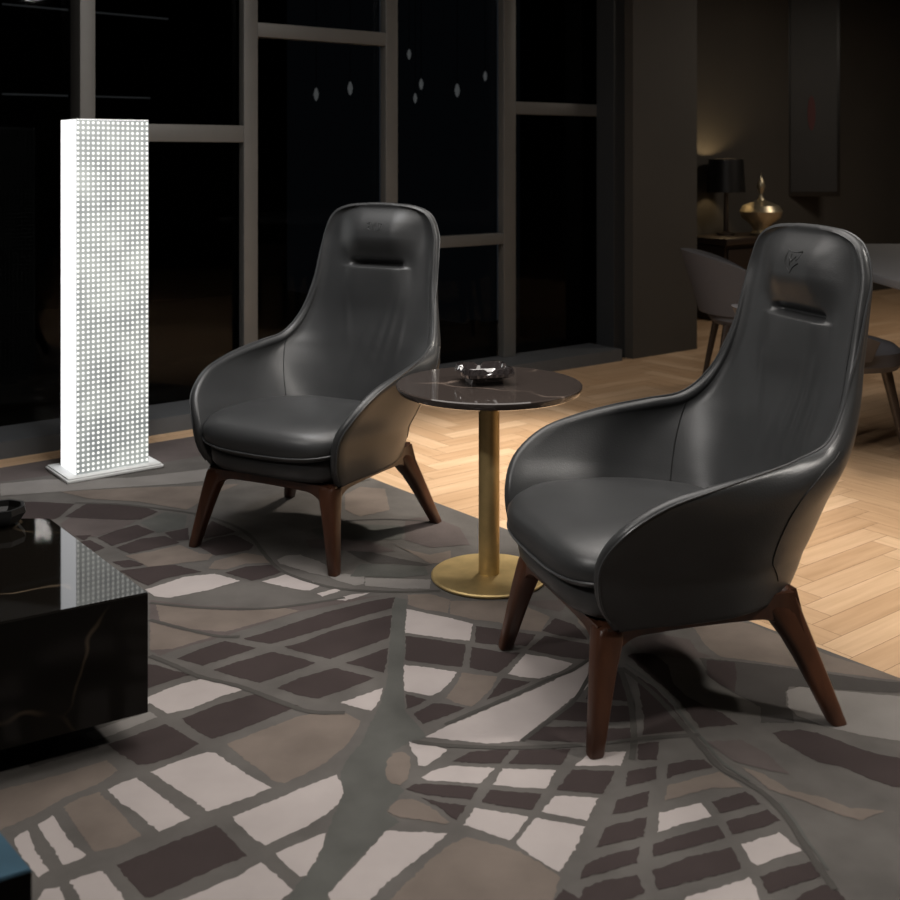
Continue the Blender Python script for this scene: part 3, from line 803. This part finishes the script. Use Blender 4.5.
# ------------------------------------------------------------------ side table and ashtray
TX, TY, TZ = .116, 3.325, .574
t = thing('side_table', 'round side table with dark marble top on brass pedestal between the two lounge chairs', 'table', (TX, TY, RZ))
bm = bmesh.new(); lathe(bm, [(0, -.024), (.262, -.024), (.270, -.020), (.276, -.008), (.276, -.003), (.272, 0), (0, 0)], 96, (0, 0, TZ)); obj('table_top', bm, M_marble, t, True, 30)
bm = bmesh.new(); lathe(bm, [(0, .010), (.031, .010), (.031, TZ-.024), (0, TZ-.024)], 48); obj('column', bm, M_brass, t, True, 30)
bm = bmesh.new(); lathe(bm, [(0, 0), (.169, 0), (.172, .003), (.172, .007), (.168, .010), (0, .012)], 96); obj('base_plate', bm, M_brass, t, True, 30)

gm = bpy.data.materials.new('cut_crystal'); gm.use_nodes = True; b = gm.node_tree.nodes['Principled BSDF']
b.inputs['Base Color'].default_value = (.05, .042, .042, 1); b.inputs['Roughness'].default_value = .05; b.inputs['Coat Weight'].default_value = 1; b.inputs['Transmission Weight'].default_value = .35; b.inputs['IOR'].default_value = 1.52
def ashtray():
    bm = bmesh.new(); n = 64; rings = []
    def sq(k, h):
        side, q = divmod(k, 16); q = -1+2*(q+.5)/16
        ch = .16*max(0, abs(q)-.8)/.2
        x, y = h*(1-ch), h*q
        for _ in range(side): x, y = -y, x
        return x, y
    prof = [(.040, 0, 0), (.050, .001, 0), (.048, .010, 0), (.044, .016, 0), (.060, .022, 1), (.071, .027, 1), (.073, .036, 1), (.072, .050, 2), (.062, .051, 2), (.054, .030, 0), (.045, .022, 0), (.02, .021, 0)]
    for h, z, fl in prof:
        ring = []
        for k in range(n):
            g = h*(1+(.05 if k % 2 else -.0)) if fl == 1 else h
            x, y = sq(k, g)
            zz = z
            if fl == 2:
                if k % 16 in (7, 8): zz -= .011      # a rest notch in the middle of each side
                elif k % 16 in (6, 9): zz -= .004
            ring.append((x, y, zz))
        rings.append(ring)
    loft(bm, rings)
    o = obj('ashtray', bm, gm, None, False)
    o.location = (.102, 3.335, TZ+RZ+.0005); o.rotation_euler = (0, 0, math.radians(14))
    tag(o, 'square cut-crystal ashtray with notched rim on the round marble side table', 'ashtray')
ashtray()

# ------------------------------------------------------------------ perforated light tower
def tower():
    c0 = Vector((-1.443, 4.32, 0)); W, D, H = .292, .175, 1.390
    t = thing('light_tower', 'tall white rectangular light tower with dotted front panel by the dark window', 'lamp', tuple(c0+U*W/2+N*D/2+Vector((0, 0, RZ))), AU)
    bm = bmesh.new(); box(bm, (0, 0, .006), (.387, .26, .012), 0, .003); box(bm, (0, 0, .015), (.375, .25, .006), 0, .002); obj('base_plate', bm, M_white, t)
    glow = emis('tower_glow', (.97, .98, 1), 1.5)
    bm = bmesh.new(); box(bm, (0, 0, .018+(H-.018)/2), (W, D, H-.018), 0, .002); obj('light_body', bm, glow, t)
    dm = bpy.data.materials.new('dotted_panel'); dm.use_nodes = True; nt = dm.node_tree; b = nt.nodes['Principled BSDF']
    b.inputs['Base Color'].default_value = (.25, .26, .26, 1); b.inputs['Roughness'].default_value = .4
    tc = nt.nodes.new('ShaderNodeTexCoord'); sx = nt.nodes.new('ShaderNodeSeparateXYZ'); nt.links.new(tc.outputs['Object'], sx.inputs[0])
    def mth(op, a, bb=None):
        n = nt.nodes.new('ShaderNodeMath'); n.operation = op
        for i, q in enumerate((a, bb)):
            if q is None: continue
            if isinstance(q, (int, float)): n.inputs[i].default_value = q
            else: nt.links.new(q, n.inputs[i])
        return n.outputs[0]
    P = .0198; rr = []
    for ax in ('X', 'Z'):
        o = mth('ADD', sx.outputs[ax], 10*P+(P/2 if ax == 'X' else .018))
        f = mth('MODULO', o, P); rr.append(mth('POWER', mth('SUBTRACT', f, P/2), 2))
    dist = mth('SQRT', mth('ADD', rr[0], rr[1]))
    mr = nt.nodes.new('ShaderNodeMapRange'); mr.inputs['From Min'].default_value = .0046; mr.inputs['From Max'].default_value = .0061
    mr.inputs['To Min'].default_value = 1; mr.inputs['To Max'].default_value = 0; nt.links.new(dist, mr.inputs['Value'])
    ns = nt.nodes.new('ShaderNodeTexNoise'); ns.inputs['Scale'].default_value = 7; nt.links.new(tc.outputs['Object'], ns.inputs['Vector'])
    cr = nt.nodes.new('ShaderNodeValToRGB')
    cr.color_ramp.elements[0].position = .35; cr.color_ramp.elements[0].color = (.11, .125, .13, 1)
    cr.color_ramp.elements[1].position = .68; cr.color_ramp.elements[1].color = (.30, .32, .30, 1)
    nt.links.new(ns.outputs['Fac'], cr.inputs['Fac'])
    mx = nt.nodes.new('ShaderNodeMixRGB'); nt.links.new(mr.outputs[0], mx.inputs[0]); nt.links.new(cr.outputs['Color'], mx.inputs[1]); mx.inputs[2].default_value = (1.15, 1.15, 1.08, 1)
    nt.links.new(mx.outputs[0], b.inputs['Emission Color']); b.inputs['Emission Strength'].default_value = 1
    dm2 = dm.copy(); dm2.name = 'dotted_panel_back'; dm2.node_tree.nodes['Principled BSDF'].inputs['Emission Strength'].default_value = .2
    for sgn in (-1, 1):
        bm = bmesh.new(); box(bm, (0, sgn*(D/2+.0015), .018+(H-.018)/2), (W-.002, .003, H-.020), 0); obj('dotted_panel', bm, dm if sgn < 0 else dm2, t, False)
    bm = bmesh.new(); box(bm, (0, 0, H+.0015), (W, D+.006, .003), 0, .001); obj('top_cap', bm, M_white, t)
tower()

# ------------------------------------------------------------------ black marble tables on the left
def slab(name, label, poly, z0, z1, topm, sidem, inset, cat='coffee table'):
    t = thing(name, label, cat, (poly[0][0], poly[0][1], RZ))
    ox, oy = poly[0]
    loc = [(x-ox, y-oy) for x, y in poly]
    bm = bmesh.new(); fs = prism(bm, loc, z0, z1-.004, 0)
    obj('table_body', bm, sidem, t, False)
    bm = bmesh.new(); fs = prism(bm, loc, z1-.004, z1, 0)
    bmesh.ops.bevel(bm, geom=[e for e in bm.edges if all(v.co.z > z1-.001 for v in e.verts)], offset=.0015, segments=2, affect='EDGES')
    obj('table_top', bm, topm, t, False)
    cx = sum(p[0] for p in loc)/len(loc); cy = sum(p[1] for p in loc)/len(loc)
    bm = bmesh.new(); prism(bm, [(cx+(x-cx)*inset, cy+(y-cy)*inset) for x, y in loc], 0, z0, 0)
    obj('plinth', bm, M_black, t, False)
    return t
slab('coffee_table', 'low angular black marble coffee table at the left edge, in front of the light tower', [(-.640, 2.373), (-1.02, 2.857), (-1.75, 2.872), (-1.92, 1.60)], .07, .324, M_marble2, M_marble2s, .72)
slab('coffee_table', 'small blue-grey topped low table in the bottom left corner', [(-.539, 1.443), (-.84, 1.773), (-1.32, 1.47), (-1.02, 1.153)], .07, .33, M_blue_refl, M_marble2s, .72)
bm = bmesh.new(); lathe(bm, [(0, 0), (.035, 0), (.045, .006), (.062, .030), (.058, .044), (.050, .044), (.046, .030), (.03, .012), (0, .010)], 8, (0, 0, 0))
o = obj('bowl', bm, M_black, None, False); o.location = (-1.128, 2.815, .3262); tag(o, 'small black faceted bowl on the far edge of the black marble coffee table', 'bowl')

# ------------------------------------------------------------------ dining area in the dark background
def tub_chair(label, loc, rz, H=.36, group='grey upholstered dining chairs'):
    t = thing('dining_chair', label, 'chair', loc, rz, group)
    bm = bmesh.new(); K = 28; rows_ = []
    for i in range(12):
        q = i/11; row = []
        for k in range(K+1):
            a = math.radians(-105+210*k/K); top = 1-.55*abs(a/math.radians(105))**2.2
            zz = .42+(H*q)*top; r = .235+.05*q
            row.append(Vector((-.02-r*math.cos(a)-.05*q*math.cos(a)**2, (r+.01)*math.sin(a), zz)))
        rows_.append(row)
    I = [[bm.verts.new(p) for p in r] for r in rows_]
    O = [[bm.verts.new(p+Vector((p.x+.02, p.y, 0)).normalized()*.045) for p in r] for r in rows_]
    for i in range(11):
        for k in range(K):
            bm.faces.new((I[i][k], I[i][k+1], I[i+1][k+1], I[i+1][k])); bm.faces.new((O[i][k], O[i+1][k], O[i+1][k+1], O[i][k+1]))
    for k in range(K):
        bm.faces.new((I[11][k], I[11][k+1], O[11][k+1], O[11][k])); bm.faces.new((I[0][k], O[0][k], O[0][k+1], I[0][k+1]))
    for i in range(11):
        for k in (0, K): bm.faces.new((I[i][k], I[i+1][k], O[i+1][k], O[i][k]))
    obj('backrest', bm, M_grey_fab, t)
    bm = bmesh.new(); rings = []
    for g, z in ((-.10, .36), (-.02, .365), (0, .39), (-.004, .44), (-.03, .465), (-.12, .475)):
        rings.append([(x+.02, y, z) for x, y in sup(40, .27+g, .265+g, .7)])
    loft(bm, rings); obj('seat', bm, M_grey_fab, t)
    for sx in (1, -1):
        for sy in (1, -1):
            bm = bmesh.new(); loft(bm, [rrect(sx*(.25-.07*q), sy*(.22-.05*q), FZ+.38*q, .012+.008*q, .012+.008*q) for q in (0, .5, 1)])
            obj('leg', bm, M_darkwood, t)
    return t
tub_chair('grey upholstered dining chair seen left of the right lounge chair backrest', (1.64, 6.0, 0), math.radians(-5), .33)
tub_chair('grey upholstered dining chair behind the right lounge chair, at the right edge', (1.60, 4.78, 0), math.radians(10), .19)
t = thing('dining_table', 'long grey-topped dining table in the dark at the right edge', 'table', (2.6, 5.15, 0), 0)
bm = bmesh.new(); box(bm, (0, 0, .745), (1.7, 2.1, .04), 0, .008); obj('table_top', bm, M_tabletop, t)
bm = bmesh.new(); box(bm, (0, 0, .69), (1.2, 1.6, .07), 0); obj('apron', bm, M_darkwood, t)
for sx in (1, -1):
    for sy in (1, -1):
        bm = bmesh.new(); loft(bm, [rrect(sx*.55, sy*.85, z, h, h) for z, h in ((FZ, .022), (.70, .038))]); obj('leg', bm, M_darkwood, t)
# console against the back wall
def fpz(px, z, n):                       # point on plane n = const at picture column px
    a = (px-450)/F; d = n/(.7934-.6087*a); return Vector((a*d, d, z))
cc = fpz(752, 0, 5.62)
t = thing('console_table', 'dark wooden console against the back wall under the table lamp', 'console', (cc.x, cc.y, 0), AU)
bm = bmesh.new(); box(bm, (0, 0, .60), (1.15, .42, .05), 0, .006); obj('console_top', bm, M_darkwood, t)
bm = bmesh.new(); box(bm, (0, .02, .28), (1.05, .34, .57), 0); obj('cabinet_body', bm, M_darkwood, t)
for sx in (-1, 1):
    bm = bmesh.new(); box(bm, (sx*.26, -.158, .29), (.48, .02, .50), 0, .004); obj('door', bm, M_darkwood, t)
p = fpz(726, .625, 5.70)
t = thing('table_lamp', 'table lamp with black drum shade glowing on the dark console', 'lamp', p)
bm = bmesh.new(); lathe(bm, [(0, 0), (.07, 0), (.07, .015), (.02, .03), (.016, .38), (0, .38)], 24); obj('lamp_base', bm, M_darkwood, t)
bm = bmesh.new()
lathe(bm, [(.150, .34), (.135, .60), (.132, .60), (.147, .34), (.150, .34)], 40); obj('lamp_shade', bm, M_black, t)
bm = bmesh.new(); lathe(bm, [(0, .38), (.02, .39), (.03, .43), (.02, .47), (0, .48)], 16); obj('light_bulb', bm, emis('bulb', (1, .72, .38), 2), t)
l = bpy.data.lights.new('lamp_light', 'POINT'); l.energy = 6; l.color = (1, .72, .38); l.shadow_soft_size = .03
lo = bpy.data.objects.new('lamp_light', l); C.objects.link(lo); lo.parent = t; lo.location = (0, 0, .53)
p = fpz(761, .625, 5.50)
t = thing('vase', 'rounded brass vase with slender spired lid beside the black-shaded table lamp', 'vase', p)
bm = bmesh.new(); lathe(bm, [(0, 0), (.075, 0), (.085, .02), (.06, .05), (.085, .09), (.15, .14), (.165, .19), (.14, .235), (.06, .265), (.03, .28), (0, .28)], 40); M_bronze = mat('pale_bronze', (.42, .36, .25), .35, metal=.8)
obj('vase_body', bm, M_bronze, t)
bm = bmesh.new(); lathe(bm, [(0, .28), (.03, .28), (.012, .32), (.02, .35), (.035, .385), (.022, .43), (.006, .46), (0, .50)], 24); obj('vase_lid', bm, M_bronze, t)
# tall picture, leaning out from the wall
M_art = mat('art_canvas', (.004, .004, .004), .6, col2=(.010, .009, .009), scale=3)
M_red = mat('art_red', (.05, .006, .007), .7)
pc = fpz(813, 1.42, 5.78)
t = thing('framed_picture', 'tall narrow dark picture with a red accent on the back wall', 'picture', (pc.x, pc.y, 0), AU+math.radians(-38))
bm = bmesh.new(); box(bm, (0, 0, 1.85), (.46, .03, 1.9), 0, .004); obj('picture_frame', bm, M_black, t)
bm = bmesh.new(); box(bm, (0, -.018, 1.85), (.40, .008, 1.82), 0)
obj('canvas', bm, M_art, t)
bm = bmesh.new(); lathe(bm, [(0, -.001), (.05, -.001), (.05, .001), (0, .001)], 16)
bmesh.ops.scale(bm, verts=bm.verts, vec=(.7, 3.0, 1)); bmesh.ops.rotate(bm, verts=bm.verts, cent=(0, 0, 0), matrix=Matrix.Rotation(math.pi/2, 3, 'X')); bmesh.ops.translate(bm, verts=bm.verts, vec=(-.02, -.0235, 1.62)); obj('red_patch', bm, M_red, t)

# ------------------------------------------------------------------ small pendants seen in the glass, built beyond it
M_crys = emis('pendant_crystal', (1, .96, .9), .42)
def cpt(px, py, n):
    a = (px-450)/F; d = n/(.7934-.6087*a); return Vector((a*d, d, HC-(py-YH)/F*d))
PL = ['leftmost tiny crystal pendant beyond the window, above the left lounge chair backrest', 'second tiny crystal pendant from the left beyond the window, above the left lounge chair', 'highest of the tiny crystal pendants beyond the window, right of the middle post',
      'tiny crystal pendant between the highest and lowest ones, right of the middle post', 'large bright crystal pendant beyond the window, second from the right', 'rightmost tiny crystal pendant beyond the window, beside the right window post', 'lowest and smallest crystal pendant beyond the window, just right of the middle post']
for k, (px, py, s) in enumerate([(316, 94, 1.1), (350, 88, 1.2), (409, 54, 1.0), (421, 84, 1.0), (457, 90, 1.3), (485, 76, 1.0), (415, 98, .9)]):
    p = cpt(px, py, 6.6+.25*(k % 3))
    t = thing('pendant_light', PL[k], 'lamp', p, 0, 'small pendants beyond the window')
    bm = bmesh.new(); lathe(bm, [(0, -.045*s), (.010*s, -.03*s), (.016*s, 0), (.008*s, .03*s), (0, .04*s)], 10); obj('crystal_drop', bm, M_crys, t)
    bm = bmesh.new(); tube(bm, [(0, 0, .04*s), (0, 0, CEIL-p.z)], .002, 6); obj('cord', bm, M_framed, t)

M_strip = emis('strip_glow', (1, .98, .95), .10)  # glowing bars behind the glass imitate reflected ceiling light strips
for lab, (a, b_) in (('upper of two thin dim light strips beyond the window, above the light tower', ((2, 4), (168, 19))), ('lower of two thin dim light strips beyond the window, just above the light tower top', ((2, 94), (150, 98)))):
    A_, B_ = cpt(*a, 7.6), cpt(*b_, 7.6); bm = bmesh.new(); tube(bm, [A_, B_], .006, 6)
    tag(obj('light_strip', bm, M_strip, None), lab, 'light', 'thin light strips beyond the window')
# ceiling fitting of the light at the right
M_lampface = emis('downlight_face', (1, .92, .82), 300)
t = thing('ceiling_light', 'round ceiling downlight above and right of the lounge chairs', 'lamp', (2.5, 1.9, CEIL-.03))
bm = bmesh.new(); lathe(bm, [(0, .02), (.075, .02), (.075, .022), (0, .022)], 32); obj('light_face', bm, M_lampface, t)
bm = bmesh.new(); lathe(bm, [(.076, .0), (.10, .0), (.10, .03), (.076, .03), (.076, .0)], 32); obj('light_trim', bm, M_black, t)
